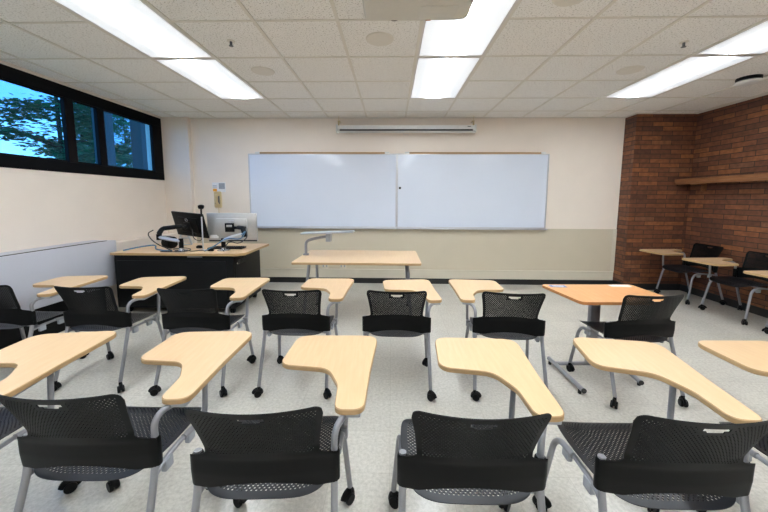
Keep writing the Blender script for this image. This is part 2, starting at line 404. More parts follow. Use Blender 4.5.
# ---- outdoors seen through the window
bm = bmesh.new(); boxb(bm, (-60, -40, -4.1), (-5, 60, -4)); o = finish('lawn', bm, M['grass'], smooth=False); o['kind'] = 'structure'
def tree(loc, hgt, rad, seed, label, nl=2600):
    rnd = random.Random(seed); x, y, z = loc
    t = thing('tree', label, 'tree', loc)
    bm = bmesh.new(); tube(bm, [(0, 0, 0), (.1, .05, hgt*.5), (0, .1, hgt*.95)], lambda s: .22*(1-s)+.03, seg=10, k=.5)
    tips = []
    for i in range(46):
        a = rnd.uniform(0, 2*math.pi); h = hgt*rnd.uniform(.25, .95); ln = rad*rnd.uniform(.5, 1)*(1.1-.6*h/hgt)
        p0 = Vector((.05, .05, h)); p2 = p0+Vector((math.cos(a)*ln, math.sin(a)*ln, rnd.uniform(-.5, .7)))
        p1 = (p0+p2)/2+Vector((0, 0, .25)); tube(bm, [p0, p1, p2], lambda s: .05*(1-s)+.008, seg=5, k=.5, cap=False); tips.append((p0, p1, p2))
    finish('trunk', bm, M['bark'], t)
    bm = bmesh.new()
    for i in range(nl):
        p0, p1, p2 = rnd.choice(tips); s = rnd.uniform(.25, 1.05)
        c = (p0*(1-s)**2+2*p1*s*(1-s)+p2*s*s)+Vector((rnd.gauss(0, .28), rnd.gauss(0, .28), rnd.gauss(0, .10)))
        for q in range(4):
            cc = c+Vector((rnd.gauss(0, .12), rnd.gauss(0, .12), rnd.gauss(0, .04)))
            a = rnd.uniform(0, 6.28); u = Vector((math.cos(a), math.sin(a), rnd.uniform(-.3, .3)))*rnd.uniform(.06, .12); v = Vector((-math.sin(a), math.cos(a), rnd.uniform(-.6, .6)))*rnd.uniform(.03, .055)
            try: bm.faces.new([bm.verts.new(cc+w) for w in (-u, v, u, -v)])
            except ValueError: pass
    finish('foliage', bm, M['leaf'], t, smooth=False)
    return t
tree((-9.3, 8.9, -4), 10.2, 3.3, 3, 'leafy green tree outside, filling the wide left window pane', 9000)
tree((-13.0, 14.0, -4), 10.0, 2.2, 5, 'leafy tree outside behind the narrow middle window pane', 2400)
tree((-16.2, 19.5, -4), 11.0, 2.4, 8, 'leafy tree outside seen as a slim strip through the right window pane', 2000)
bm = bmesh.new(); boxb(bm, (-5.75, 6.20, -4), (-5.50, 6.41, 5), .02); tag(finish('concrete_pillar', bm, M['concrete']), 'grey pillar outside at the left of the right window pane', 'pillar')
bm = bmesh.new(); boxb(bm, (-5.75, 7.11, -4), (-5.50, 8.0, 5), .02); tag(finish('concrete_pillar', bm, M['concrete']), 'broad grey pillar outside at the far right end of the window', 'pillar')

# ------------------------------------------------------------------ ceiling fittings
lamp_lab = {(0, 0): 'farther glowing panel of the left ceiling light strip', (0, -2): 'nearer glowing panel of the left ceiling light strip, cut by the picture edge',
            (1, 0): 'farther glowing panel of the middle ceiling light strip', (1, -2): 'nearer glowing panel of the middle ceiling light strip, half behind the projector',
            (2, 0): 'farther glowing panel of the right ceiling light strip', (2, -2): 'nearer glowing panel of the right ceiling light strip, at the picture edge'}
proto = thing('ceiling_light', 'x', 'ceiling light')
P_('lamp_frame', lambda b: [boxb(b, (.012, .012, -.007), (.030, 2*T-.012, .0)), boxb(b, (T-.030, .012, -.007), (T-.012, 2*T-.012, .0)), boxb(b, (.030, .012, -.007), (T-.030, .030, .0)), boxb(b, (.030, 2*T-.030, -.007), (T-.030, 2*T-.012, .0))], M['lamp_frame'], proto, smooth=False)
P_('diffuser', lambda b: boxb(b, (.030, .030, -.005), (T-.030, 2*T-.030, -.001)), M['lens'], proto, smooth=False)
first = True
for ci, c in enumerate(light_cols):
    for r in lamp_rows:
        o = proto if first else copy_tree(proto); first = False
        o.location = (X0+c*T, Y0+r*T, H)
        o['group'] = 'ceiling light panels'
        o['label'] = lamp_lab.get((ci, r), 'glowing ceiling light panel behind the photographer in the %s strip' % ('left', 'middle', 'right')[ci])
def disc_speaker(x, y, label):
    bm = bmesh.new(); lathe(bm, [(.002, -.006), (.085, -.008), (.108, -.007), (.115, 0)], (0, 0, 0), 36)
    o = finish('ceiling_speaker', bm, M['grid']); o.location = (x, y, H); tag(o, label, 'speaker', 'round ceiling speakers')
for x, y, l in ((-1.31, 3.378, 'round beige ceiling speaker beside the left light strip'), (-.102, 2.739, 'round beige ceiling speaker left of the projector and middle light'),
                (2.361, 3.40, 'round beige ceiling speaker beside the right light strip'), (1.132, 2.2, 'round beige ceiling speaker right of the middle light, cut by the top picture edge')):
    disc_speaker(x, y, l)
def sprinkler(x, y, label):
    t = thing('ceiling_sprinkler', label, 'sprinkler', (x, y, H), 0, 'ceiling sprinklers')
    P_('escutcheon', lambda b: lathe(b, [(.004, -.006), (.03, -.005), (.034, .004)], seg=20), M['grid'], t)
    P_('sprinkler_head', lambda b: [lathe(b, [(.006, -.035), (.010, -.03), (.010, -.006)], seg=10), lathe(b, [(.002, -.042), (.018, -.040), (.018, -.037), (.002, -.036)], seg=12)], M['dsteel'], t)
sprinkler(-1.325, 2.754, 'small dark ceiling sprinkler right of the left light strip')
sprinkler(2.377, 2.826, 'small dark ceiling sprinkler left of the right light strip')
t = thing('smoke_detector', 'round white smoke detector on dark base right of the right ceiling light', 'smoke detector', (3.75, 3.62, H))
P_('detector_base', lambda b: lathe(b, [(.07, -.034), (.098, -.030), (.10, 0)], seg=32), M['black'], t, 'black round base')
P_('detector_cover', lambda b: lathe(b, [(.003, -.070), (.06, -.068), (.10, -.056), (.108, -.046), (.10, -.036), (.06, -.034)], seg=32), M['white'], t)
# projector
t = thing('projector', 'beige projector hanging from the ceiling beside the middle light', 'projector', (.14, 1.84, 2.495))
def prj(b):
    o = fillet([(-.31, -.26, .05), (.31, -.26, .05), (.31, .25, .06), (.26, .262, .05), (-.31, .255, .03)])
    slab(b, o, 0, .13, 0, .012)
P_('projector_body', prj, M['proj'], t)
P_('lamp_cover', lambda b: [boxb(b, (.02, .10, -.003), (.23, .235, .001), .001)], M['proj'], t)
P_('lens', lambda b: lathe(b, [(.05, 0), (.05, .05), (.035, .05), (.03, .03)], (-.13, .235, .065), 24, Matrix.Rotation(-math.pi/2, 3, 'X')), M['black'], t, 'black round lens')
P_('ceiling_mount', lambda b: [tube(b, [(0, 0, .12), (0, 0, .193)], .03, 16), boxb(b, (-.09, -.09, .184), (.09, .09, .193))], M['white'], t)
P_('latch', lambda b: boxb(b, (.06, .236, -.004), (.09, .246, 0)), M['orange_edge'], t, 'small orange latch')

# ------------------------------------------------------------------ front wall
def whiteboard(x0, x1, label, g0=.06, g1=.08):
    t = thing('whiteboard', label, 'whiteboard', ((x0+x1)/2, YW, .938), 0, 'whiteboards'); w = (x1-x0)/2; z1 = 1.19
    P_('writing_surface', lambda b: boxb(b, (-w+.01, -.018, .012), (w-.01, -.004, z1-.01)), M['board'], t, smooth=False)
    P_('board_frame', lambda b: [boxb(b, (-w, -.026, .0), (-w+.018, 0, z1), .002), boxb(b, (w-.018, -.026, 0), (w, 0, z1), .002), boxb(b, (-w+.018, -.026, 0), (w-.018, 0, .018)), boxb(b, (-w+.018, -.026, z1-.018), (w-.018, 0, z1))], M['alu'], t, smooth=False)
    P_('marker_tray', lambda b: [boxb(b, (-w, -.085, -.018), (w, -.001, -.002), .003), boxb(b, (-w, -.088, -.018), (w, -.080, .006), .002)], M['alu'], t)
    xs = (-w+g0, w-g1)
    P_('map_rail', lambda b: boxb(b, (xs[0], -.036, z1-.002), (xs[1], -.004, z1+.024), .002), M['cork'], t, 'brown cork strip')
    for x in xs: P_('rail_end_cap', lambda b: boxb(b, (x-.035, -.042, z1-.006), (x+.035, -.001, z1+.028), .003), M['white'], t, 'white end cap')
whiteboard(-2.33, .082, 'left of the two wall whiteboards, behind the maple table with the grey shelf', .16, .16)
whiteboard(.084, 2.50, 'right of the two wall whiteboards, ending near the brick pier', .16, .10)
bm = bmesh.new(); lathe(bm, [(.002, .012), (.017, .010), (.019, 0)], seg=16, rot=Matrix.Rotation(math.pi/2, 3, 'X')); o = finish('magnet', bm, M['black']); o.location = (.135, YW-.018, 1.585); tag(o, 'tiny black round magnet on the right whiteboard', 'magnet')
# projection screen case
t = thing('projection_screen', 'white rolled-up projection screen case hung above the whiteboards', 'projection screen', (.215, 5.17, 2.452))
def case(b):
    w = 1.075
    prof = [(-.05, .012), (-.05, .06), (-.038, .09), (0, .10), (.04, .09), (.05, .05), (.05, .0), (.0, -.004), (-.02, 0)]
    r = [[b.verts.new((x, p[0], p[1])) for p in prof] for x in (-w, w)]
    n = len(prof)
    for j in range(n): b.faces.new((r[0][j], r[0][(j+1) % n], r[1][(j+1) % n], r[1][j]))
    b.faces.new(r[0]); b.faces.new(r[1][::-1])
P_('screen_case', case, M['white'], t, angle=50)
P_('case_slot', lambda b: boxb(b, (-1.03, -.054, .010), (1.03, -.04, .030), .001), M['black'], t, 'thin black slot')
P_('pull_bar', lambda b: boxb(b, (-1.05, -.050, -.022), (1.05, -.028, -.004), .004), M['white'], t)
P_('pull_handle', lambda b: tube(b, [(-.04, -.04, -.02), (-.035, -.042, -.045), (.035, -.042, -.045), (.04, -.04, -.02)], .004, 8, .02), M['white'], t)
P_('maker_plate', lambda b: boxb(b, (.95, -.048, .068), (1.0, -.044, .076)), M['black'], t, 'small dark maker plate')
for s in (-1, 1):
    P_('end_cap', lambda b: boxb(b, (s*1.075-.012, -.055, -.012), (s*1.075+.012, .055, .105), .006), M['white'], t)
    P_('hanging_bracket', lambda b: [boxb(b, (s*1.05-.012, -.012, .09), (s*1.05+.012, .012, .165), .003), boxb(b, (s*1.05-.02, .0, .16), (s*1.05+.02, .11, .172), .002), tube(b, [(s*1.05, 0, .165), (s*1.05, 0, H-2.452)], .003, 6)], M['phone'], t, 'brass coloured bracket')
# phone and notice
t = thing('wall_telephone', 'ivory wall telephone with handset beside the left whiteboard', 'telephone', (-2.86, YW, 1.245))
P_('phone_body', lambda b: box(b, (0, -.02, .14), (.125, .04, .27), .02), M['phone'], t)
P_('handset', lambda b: tube(b, [(0, -.045, .22), (0, -.07, .20), (0, -.072, .10), (0, -.045, .07)], .019, 12, .03, flat=1.2), M['phone'], t)
P_('handset_shading', lambda b: boxb(b, (-.04, -.044, .07), (.04, -.036, .20), .004), M['dsteel'], t, 'dark plate painting the shading behind the handset')  # dark plate on the cradle paints in the shading around the handset
P_('phone_cord', lambda b: tube(b, [(0, -.01, .01), (.005, -.012, -.1), (.0, -.012, -.34)], .006, 8), M['phone'], t)
t = thing('notice', 'small white and grey notice sheet above the wall telephone', 'notice', (-2.845, YW, 1.51))
P_('sheet', lambda b: boxb(b, (-.11, -.003, 0), (.11, 0, .155)), M['paper'], t, smooth=False)
P_('printed_block', lambda b: [boxb(b, (-.0, -.0042, .05), (.10, -.003, .145)), boxb(b, (-.10, -.0042, .075), (-.03, -.003, .085)), boxb(b, (-.10, -.0042, .10), (-.03, -.003, .108))], M['greyp'], t, 'grey printed block', smooth=False)
P_('orange_square', lambda b: boxb(b, (-.10, -.0042, .01), (-.035, -.003, .055)), M['orangep'], t, 'orange square', smooth=False)
def outlet(x, label):
    t = thing('wall_outlet', label, 'outlet', (x, YW-.001, .30), 0, 'power outlets under the maple table')
    P_('cover_plate', lambda b: boxb(b, (-.055, -.007, -.06), (.055, .001, .06), .003), M['trim'], t)
    for s in (-1, 1): P_('socket', lambda b: boxb(b, (s*.028-.012, -.011, -.03), (s*.028+.012, -.006, .03), .002), M['clip'], t, 'grey socket')
outlet(-1.107, 'left of the two wall outlets seen under the maple table')
outlet(-.806, 'right of the two wall outlets seen under the maple table')
# oak ledge on the brick
t = thing('wall_ledge', 'long brown wooden ledge fixed along the brick wall', 'ledge', (XR, 1.5, 1.655))
P_('ledge_board', lambda b: boxb(b, (-.245, -4, .018), (0, 3.539, .066), .004), M['oak'], t)
P_('ledge_rail', lambda b: boxb(b, (-.238, -4, -.014), (-.20, 3.53, .018), .003), M['oak'], t)
for y in (3.3, 1.3, -.7, -2.7): P_('ledge_bracket', lambda b: [boxb(b, (-.20, y-.02, -.03), (0, y+.02, .018), .003), boxb(b, (-.05, y-.02, -.12), (0, y+.02, -.03), .003)], M['oak'], t)

# ------------------------------------------------------------------ convector
t = thing('convector_cover', 'long pale grey convector cover under the window', 'convector', (XL, 1.0, 0))
P_('cover_panel', lambda b: boxb(b, (0.001, -3.5, .345), (.30, 2.86, .89), .006), M['conv'], t)
P_('outlet_grille', lambda b: [boxb(b, (.225, -3.5, .884), (.262, 2.78, .894), .001)] , M['blackm'], t, 'dark slotted grille')
P_('recess_dark', lambda b: boxb(b, (0.001, -3.45, 0), (.22, 2.74, .345)), M['blackm'], t, 'black block standing in for the dark recess')  # black block stands in for the shaded recess beneath the cover
bm = bmesh.new(); boxb(bm, (XL, 3.83, 0), (XL+.16, 5.205, .835), .006); struct('trim_8', bm, M['paint_side'])

# ------------------------------------------------------------------ instructor console
t = thing('instructor_console', 'large black instructor console with maple top in the front left corner', 'desk', (-2.55, 4.12, 0))
def ctop(b):
    slab(b, fillet([(-.80, -.43, .02), (.72, -.43, .05), (.80, -.36, .05), (.79, .45, .03), (-.80, .45, .02)]), .73, .76, 1, .003)
P_('desk_top', ctop, [M['maple2'], M['maple_edge']], t)
P_('cabinet_body', lambda b: boxb(b, (-.79, -.375, .075), (.66, .40, .729), .004), M['blackm'], t)
P_('front_panel', lambda b: boxb(b, (-.76, -.387, .10), (.57, -.375, .66), .003), M['blackm'], t)
P_('side_panel', lambda b: [boxb(b, (.66, -.345, .10), (.668, .385, .70), .002)], M['blackm'], t)
P_('side_vent', lambda b: [boxb(b, (.668, -.28+.035*i, .60), (.671, -.265+.035*i, .66)) for i in range(6)], M['base'], t)
P_('lock', lambda b: lathe(b, [(.010, .0), (.010, .006)], (.668, -.30, .62), 12, Matrix.Rotation(math.pi/2, 3, 'Y')), M['chrome'], t, 'chrome lock')
P_('name_strip', lambda b: boxb(b, (.12, -.40, .705), (.30, -.392, .728), .002), M['dsteel'], t)
def caster(b, x, y, r=.026, rz=0., z0=0):
    """twin-wheel caster with hood and stem, standing on z0"""
    rot = Matrix.Rotation(rz, 3, 'Z') @ Matrix.Rotation(math.pi/2, 3, 'Y')
    for s in (-1, 1):
        c = Vector((x, y, z0+r))+Matrix.Rotation(rz, 3, 'Z') @ Vector((s*.0125, -.010, 0))
        lathe(b, [(r*.5, -.008), (r*.9, -.008), (r, -.005), (r, .005), (r*.9, .008), (r*.5, .008)], c, 18, rot)
    c = Vector((x, y, 0))
    hood = [(c+Matrix.Rotation(rz, 3, 'Z') @ Vector((0, -.010+math.cos(a)*(r+.004), 0)))+Vector((0, 0, z0+r+math.sin(a)*(r+.004))) for a in [R(q) for q in range(-10, 171, 20)]]
    tube(b, hood, .009, 8, 0, flat=1.9)
    tube(b, [(x, y, z0+r*1.2), (x, y, z0+2*r+.022)], .011, 10, 0)
for x, y in ((-.7, -.3), (.6, -.3), (-.7, .33), (.6, .33)): P_('caster', lambda b: caster(b, x, y, .033), M['black'], t)

# things on the console (top at z .76)
ZT = .76
def monitor(name, label, cx, cy, cz, w, h, rz, tilt, shell, seed_logo=True, roll=0):
    """back of the monitor faces -y before rotation"""
    t = thing(name, label, 'monitor', (cx, cy, cz)); t.rotation_euler = (tilt, roll, rz)
    P_('monitor_shell', lambda b: [box(b, (0, -.012, 0), (w, .026, h), .008), box(b, (0, -.03, 0), (w*.62, .03, h*.62), .012)], shell, t)
    P_('screen', lambda b: box(b, (0, .0015, 0), (w-.03, .003, h-.03)), M['black'], t, 'dark screen', smooth=False)
    return t
m1 = monitor('monitor', 'black monitor seen from behind, turned sideways on its arm, on the console', -2.62, 4.13, 1.07, .56, .33, R(-38), R(-15), M['black'], roll=R(0))
m1.rotation_euler = (R(16), R(3), R(-20))
P_('vesa_mount', lambda b: [box(b, (0, -.055, -.01), (.11, .02, .11), .004), tube(b, [(0, -.06, -.01), (0, -.12, -.015)], .022, 12, 0)], M['blackm'], m1)
def ring(b, z, r0=.022):
    tube(b, [(r0*math.cos(a), -.0475, z+r0*math.sin(a)) for a in [2*math.pi*i/24 for i in range(25)]], .0016, 6, 0, cap=False)
P_('logo_ring', lambda b: ring(b, .075), M['alu'], m1, 'round maker emblem')
def text_mesh(name, s, size, parent, loc, rot, m):
    cu = bpy.data.curves.new(name, 'FONT'); cu.body = s; cu.size = size; cu.align_x = 'CENTER'; cu.align_y = 'CENTER'; cu.extrude = .0005
    tmp = bpy.data.objects.new(name, cu); C.objects.link(tmp); dg = bpy.context.evaluated_depsgraph_get(); dg.update()
    me = bpy.data.meshes.new_from_object(tmp.evaluated_get(dg)); bpy.data.objects.remove(tmp)
    me.materials.append(m); o = bpy.data.objects.new(name, me); C.objects.link(o); o.parent = parent; o.location = loc; o.rotation_euler = rot
    return o
text_mesh('emblem_lettering', 'DELL', .014, m1, (0, -.0475, .075), (math.pi/2, 0, 0), M['alu'])
P_('lower_band', lambda b: [box(b, (-.02, -.050, -.105), (.26, .014, .028), .004)], M['blackm'], m1)
m2 = monitor('monitor', 'silver backed monitor on the right of the console', -2.08, 4.16, 1.035, .64, .37, R(-3), R(0), M['silver'])
m2.rotation_euler = (R(3), 0, R(3))
P_('vesa_mount', lambda b: [box(b, (-.02, -.055, .0), (.115, .022, .115), .004), tube(b, [(.04, -.06, 0), (.12, -.085, .0), (.20, -.09, .0)], .018, 12, .03)], M['blackm'], m2, 'black mounting plate')
P_('mount_label', lambda b: box(b, (-.02, -.0675, .022), (.07, .003, .028), .001), M['silver'], m2)
P_('chin_strip', lambda b: box(b, (0, -.012, -.180), (.62, .032, .018), .003), M['black'], m2, 'black lower strip')
P_('barcode_label', lambda b: box(b, (-.24, -.027, -.125), (.11, .003, .045), .001), M['paper'], m2, 'white barcode label')
P_('emblem', lambda b: box(b, (0, -.0465, .09), (.07, .003, .010), .001), M['alu'], m2)
def desk_arm(label, base, pts_silver, pts_black):
    t = thing('monitor_stand', label, 'monitor stand', base)
    rel = lambda L: [tuple(Vector(p)-Vector(base)) for p in L]
    P_('arm_base', lambda b: lathe(b, [(.075, 0), (.075, .010), (.03, .018), (.028, .04)], seg=24), M['chrome'], t)
    P_('arm_post', lambda b: tube(b, [(0, 0, .03), (0, 0, pts_silver[0][2]-base[2]+.03)], .026, 14, 0), M['black'], t)
    P_('lower_arm', lambda b: tube(b, rel(pts_silver), .022, 12, .03, flat=1.3), M['alu'], t, 'silver lower arm')
    P_('upper_arm', lambda b: [tube(b, rel(pts_black), .026, 12, .03, flat=1.2), lathe(b, [(.03, -.035), (.03, .035)], Vector(pts_silver[-1])-Vector(base), 16)], M['black'], t, 'black upper arm')
    return t
desk_arm('black and silver monitor arm holding the black monitor', (-2.585, 3.86, ZT), [(-2.585, 3.86, .885), (-2.72, 3.87, .90), (-2.87, 3.88, .93)], [(-2.87, 3.88, .97), (-2.86, 3.93, 1.03), (-2.70, 3.96, 1.05), (-2.66, 4.0, 1.055)])
desk_arm('black and silver monitor arm holding the silver monitor', (-2.09, 3.92, ZT), [(-2.09, 3.92, .885), (-1.98, 3.90, .93), (-1.83, 3.93, .97)], [(-1.83, 3.93, .99), (-1.86, 3.97, 1.04), (-1.95, 4.04, 1.04)])
t = thing('webcam_stand', 'thin silver stand with small black camera ball between the monitors', 'webcam', (-2.355, 3.93, ZT))
P_('stand_base', lambda b: lathe(b, [(.05, 0), (.05, .006), (.01, .012)], seg=20), M['alu'], t)
P_('stand_pole', lambda b: tube(b, [(0, 0, .005), (0, 0, .42)], .008, 10, 0), M['alu'], t)
P_('neck', lambda b: tube(b, [(0, 0, .42), (0, 0, .52)], .011, 10, 0), M['black'], t, 'black neck')
P_('camera_head', lambda b: lathe(b, [(.01, .512), (.028, .520), (.036, .54), (.034, .560), (.015, .570)], seg=20), M['black'], t, 'black camera head')
t = thing('loudspeaker', 'small black drum shaped speaker at the left end of the console', 'speaker', (-2.86, 4.05, ZT))
P_('speaker_drum', lambda b: lathe(b, [(.06, -.06), (.075, -.055), (.08, 0), (.075, .055), (.06, .06)], (0, 0, .0805), 24, Matrix.Rotation(R(75), 3, 'Z') @ Matrix.Rotation(math.pi/2, 3, 'X')), M['black'], t)
P_('speaker_ring', lambda b: lathe(b, [(.055, .058), (.065, .062), (.05, .064), (.03, .060)], (0, 0, .0805), 24, Matrix.Rotation(R(75), 3, 'Z') @ Matrix.Rotation(math.pi/2, 3, 'Y')), M['alu'], t)
t = thing('document_stand', 'silver folding stand leaning behind the black monitor', 'stand', (-2.88, 4.33, ZT))
P_('stand_strut', lambda b: [tube(b, [(-.06, 0, .005), (.02, .02, .30)], .012, 8, 0), tube(b, [(.10, .05, .005), (.02, .02, .30)], .012, 8, 0), tube(b, [(-.06, 0, .008), (.10, .05, .008)], .008, 8, 0), tube(b, [(-.03, -.01, .10), (.07, .04, .10)], .008, 8, 0)], M['alu'], t)
t = thing('keyboard', 'black keyboard on the console in front of the silver monitor', 'keyboard', (-2.14, 4.10, ZT), R(2))
P_('keyboard_base', lambda b: box(b, (0, 0, .009), (.44, .15, .018), .005), M['black'], t)
P_('key_block', lambda b: [box(b, (-.19+.0292*i, -.05+.025*j, .020), (.022, .018, .006), .002, seg=1) for i in range(14) for j in range(5)], M['blackm'], t)
def mouse(x, y, rz, label):
    t = thing('computer_mouse', label, 'mouse', (x, y, ZT), rz, 'computer mice on the console')
    def f(b):
        g = bmesh.ops.create_uvsphere(b, u_segments=20, v_segments=12, radius=1, matrix=Matrix.Translation((0, 0, .012)) @ Matrix.Diagonal((.032, .055, .026, 1)))
        for v in g['verts']:
            if v.co.z < .001: v.co.z = .001
    P_('mouse_body', f, M['black'], t)
    P_('scroll_wheel', lambda b: lathe(b, [(.006, -.003), (.008, 0), (.006, .003)], (0, .028, .032), 10, Matrix.Rotation(math.pi/2, 3, 'Y')), M['dsteel'], t)
mouse(-2.235, 3.88, R(60), 'black computer mouse left of the right monitor arm base')
mouse(-2.50, 4.10, R(80), 'black computer mouse behind the thin webcam stand')
def cable(name, label, pts, r, m, cat='cable'):
    bm = bmesh.new(); tube(bm, pts, r, 8, .08, cap=True); tag(finish(name, bm, m), label, cat)
cable('cable', 'blue cable running left across the console top', [(-3.27, 3.80, .771), (-3.15, 3.93, .800), (-3.0, 4.0, .815), (-2.95, 3.90, .776), (-2.75, 3.80, .771), (-2.68, 3.83, .771)], .009, M['cable'])
cable('cable', 'blue cable looped along the right monitor arm', [(-1.84, 3.87, .96), (-1.79, 3.90, 1.02), (-1.85, 3.90, .90), (-2.02, 3.86, .93), (-2.14, 3.84, .84), (-2.27, 3.82, .769)], .007, M['cable'])
cable('cable', 'black cable looped around the left end of the left monitor arm', [(-2.90, 3.83, 1.02), (-2.98, 3.83, .98), (-2.95, 3.85, .90), (-2.86, 3.84, .84), (-2.74, 3.82, .80), (-2.62, 3.76, .769), (-2.80, 3.75, .767), (-2.70, 3.80, .767)], .006, M['bcable'])
cable('cable', 'black cable lying between the two monitor arm bases', [(-2.50, 3.86, .766), (-2.42, 3.80, .767), (-2.36, 3.90, .767), (-2.28, 3.83, .767)], .005, M['bcable'])
cable('cable', 'black cable drooping below the black monitor', [(-2.52, 3.99, 1.02), (-2.50, 3.97, .90), (-2.42, 3.99, .86), (-2.40, 4.01, .93)], .005, M['bcable'])

cable('cable', 'black cable hanging off the right monitor arm elbow', [(-1.80, 3.93, 1.0), (-1.775, 3.90, .93), (-1.86, 3.85, .85), (-1.98, 3.83, .90), (-2.03, 3.80, .769)], .006, M['bcable'])
cable('cable', 'black cable coiled at the left monitor arm base', [(-2.75, 3.95, .768), (-2.64, 4.0, .78), (-2.50, 3.93, .775), (-2.47, 3.80, .768), (-2.58, 3.74, .768), (-2.70, 3.77, .768)], .006, M['bcable'])
# ------------------------------------------------------------------ maple table with swing shelf
t = thing('folding_table', 'maple topped table with grey splayed legs in front of the whiteboards', 'table', (-.375, 3.78, 0))
P_('table_top', lambda b: slab(b, fillet([(-.70, -.42, .03), (.70, -.42, .03), (.70, .42, .03), (-.70, .42, .03)]), .705, .73, 1, .003), [M['maple'], M['maple_edge']], t)
for sx in (-1, 1):
    for sy in (-1, 1):
        P_('leg', lambda b: tube(b, [(sx*.56+(0 if sx > 0 else -.06*sy*-0), sy*.18, .70), (sx*(.60), sy*.36, .03)], .018, 12, 0), M['steel'], t)
P_('leg_brace', lambda b: [boxb(b, (s*.56-.03, -.24, .675), (s*.56+.03, .24, .704), .004) for s in (-1, 1)]+[boxb(b, (-.55, -.02, .68), (.55, .02, .704), .003)], M['steel'], t)
for sx in (-1, 1):
    for sy in (-1, 1): P_('foot_glide', lambda b: lathe(b, [(.02, 0), (.022, .01), (.02, .035)], (sx*.60, sy*.36+0*sy, 0), 14), M['rubber'], t)
t = thing('swing_shelf', 'grey shelf on a bent tube arm clamped to the left of the maple table', 'shelf', (-1.03, 3.82, .73))
P_('arm_tube', lambda b: tube(b, [(0, 0, -.0), (0, 0, .17), (.10, 0, .20), (.28, -.02, .235)], .017, 12, .05), M['steel'], t)
P_('swivel_block', lambda b: boxb(b, (.25, -.05, .17), (.31, .03, .262), .004), M['clip'], t)
def sshelf(b):
    slab(b, fillet([(-.03, -.11, .03), (.60, -.11, .03), (.60, .08, .03), (-.03, .08, .03)]), .262, .277, 0, .003)
sp_ = P_('shelf_plate', sshelf, M['clip'], t); sp_.rotation_euler = (0, R(-2.2), 0)
P_('clamp', lambda b: boxb(b, (-.03, -.03, -.0), (.03, .03, .02), .003), M['steel'], t)

# ------------------------------------------------------------------ orange desk
t = thing('student_desk', 'orange wood desk on a grey pedestal, right of the second row', 'desk', (1.68, 2.46, 0), R(2))
P_('desk_top', lambda b: slab(b, fillet([(-.355, -.235, .05), (.355, -.235, .05), (.355, .235, .04), (-.415, .235, .04)]), .678, .70, 1, .003), [M['orange'], M['orange_edge']], t)
P_('pedestal', lambda b: boxb(b, (-.045, .115, .05), (.035, .165, .64), .012), M['steel'], t)
P_('top_bracket', lambda b: [boxb(b, (-.26, .10, .64), (.26, .18, .677), .004), boxb(b, (-.03, -.15, .655), (.025, .12, .677), .004)], M['dsteel'], t)
P_('cross_bar', lambda b: tube(b, [(-.30, .14, .05), (.24, .14, .05)], .016, 12, 0), M['steel'], t)
for s, xf_, fe in ((-1, .30, -.22), (1, .22, -.12)):
    ft = P_('foot_tube', lambda b: tube(b, [(s*xf_, .24, .045), (s*xf_, -.02, .045), (s*(xf_-.01), fe, .038)], .017, 12, .2), M['steel'], t)
    P_('end_plug', lambda b: lathe(b, [(.018, 0), (.018, .008)], (s*(xf_-.01), fe-.004, .038), 12, Matrix.Rotation(math.pi/2, 3, 'X')), M['rubber'], ft, 'black end plug')
    for gy in (fe+.025, .22): P_('foot_glide', lambda b: lathe(b, [(.012, 0), (.012, .026)], (s*xf_, gy, 0), 12), M['rubber'], ft)
t = thing('sticker', 'blue and white printed card at the left back corner of the orange desk', 'card', (1.375, 2.625, .70), R(-4))
P_('card_sheet', lambda b: boxb(b, (-.065, -.03, 0), (.065, .03, .0012)), M['bluep'], t, smooth=False)
P_('printed_lines', lambda b: [boxb(b, (-.04, -.016, .0012), (.045, -.006, .0016)), boxb(b, (-.04, .004, .0012), (.045, .014, .0016))], M['paper'], t, smooth=False)
bm = bmesh.new(); boxb(bm, (-.085, -.03, 0), (.085, .03, .0012)); o = finish('paper_slip', bm, M['paper'], smooth=False); o.location = (1.90, 2.655, .70); o.rotation_euler = (0, 0, R(-2)); tag(o, 'white paper slip at the back right of the orange desk', 'paper')

# ------------------------------------------------------------------ chairs
def perf(name, nx, ny, fn, solid, removed, thick, m, parent, snap=None, hr=.37):
    """perforated shell: grid of cells, alternate cells hold an octagonal hole"""
    bm = bmesh.new()
    V = {}
    def vert(i, j):
        if (i, j) not in V:
            u, v = i/nx, j/ny
            if snap: u, v = snap(u, v)
            V[i, j] = bm.verts.new(fn(u, v))
        return V[i, j]
    k8 = hr*.42
    oc = [(-k8, -hr), (k8, -hr), (hr, -k8), (hr, k8), (k8, hr), (-k8, hr), (-hr, k8), (-hr, -k8)]
    for i in range(nx):
        for j in range(ny):
            u, v = (i+.5)/nx, (j+.5)/ny
            if removed and removed(u, v): continue
            c = [vert(i, j), vert(i+1, j), vert(i+1, j+1), vert(i, j+1)]
            if (i+j) % 2 == 0 and not solid(u, v):
                q = [bm.verts.new(fn((i+.5+a)/nx, (j+.5+b)/ny)) for a, b in oc]
                for k in range(4):
                    bm.faces.new((c[k], c[(k+1) % 4], q[2*k+1], q[2*k]))
                    bm.faces.new((c[(k+1) % 4], q[(2*k+2) % 8], q[2*k+1]))
            else: bm.faces.new(c)
    o = finish(name, bm, m, parent, angle=60)
    s = o.modifiers.new('s', 'SOLIDIFY'); s.thickness = thick; s.offset = 0; s.use_even_offset = False
    bake(o); o.data.shade_smooth(); o.data.set_sharp_from_angle(angle=R(50))
    return o

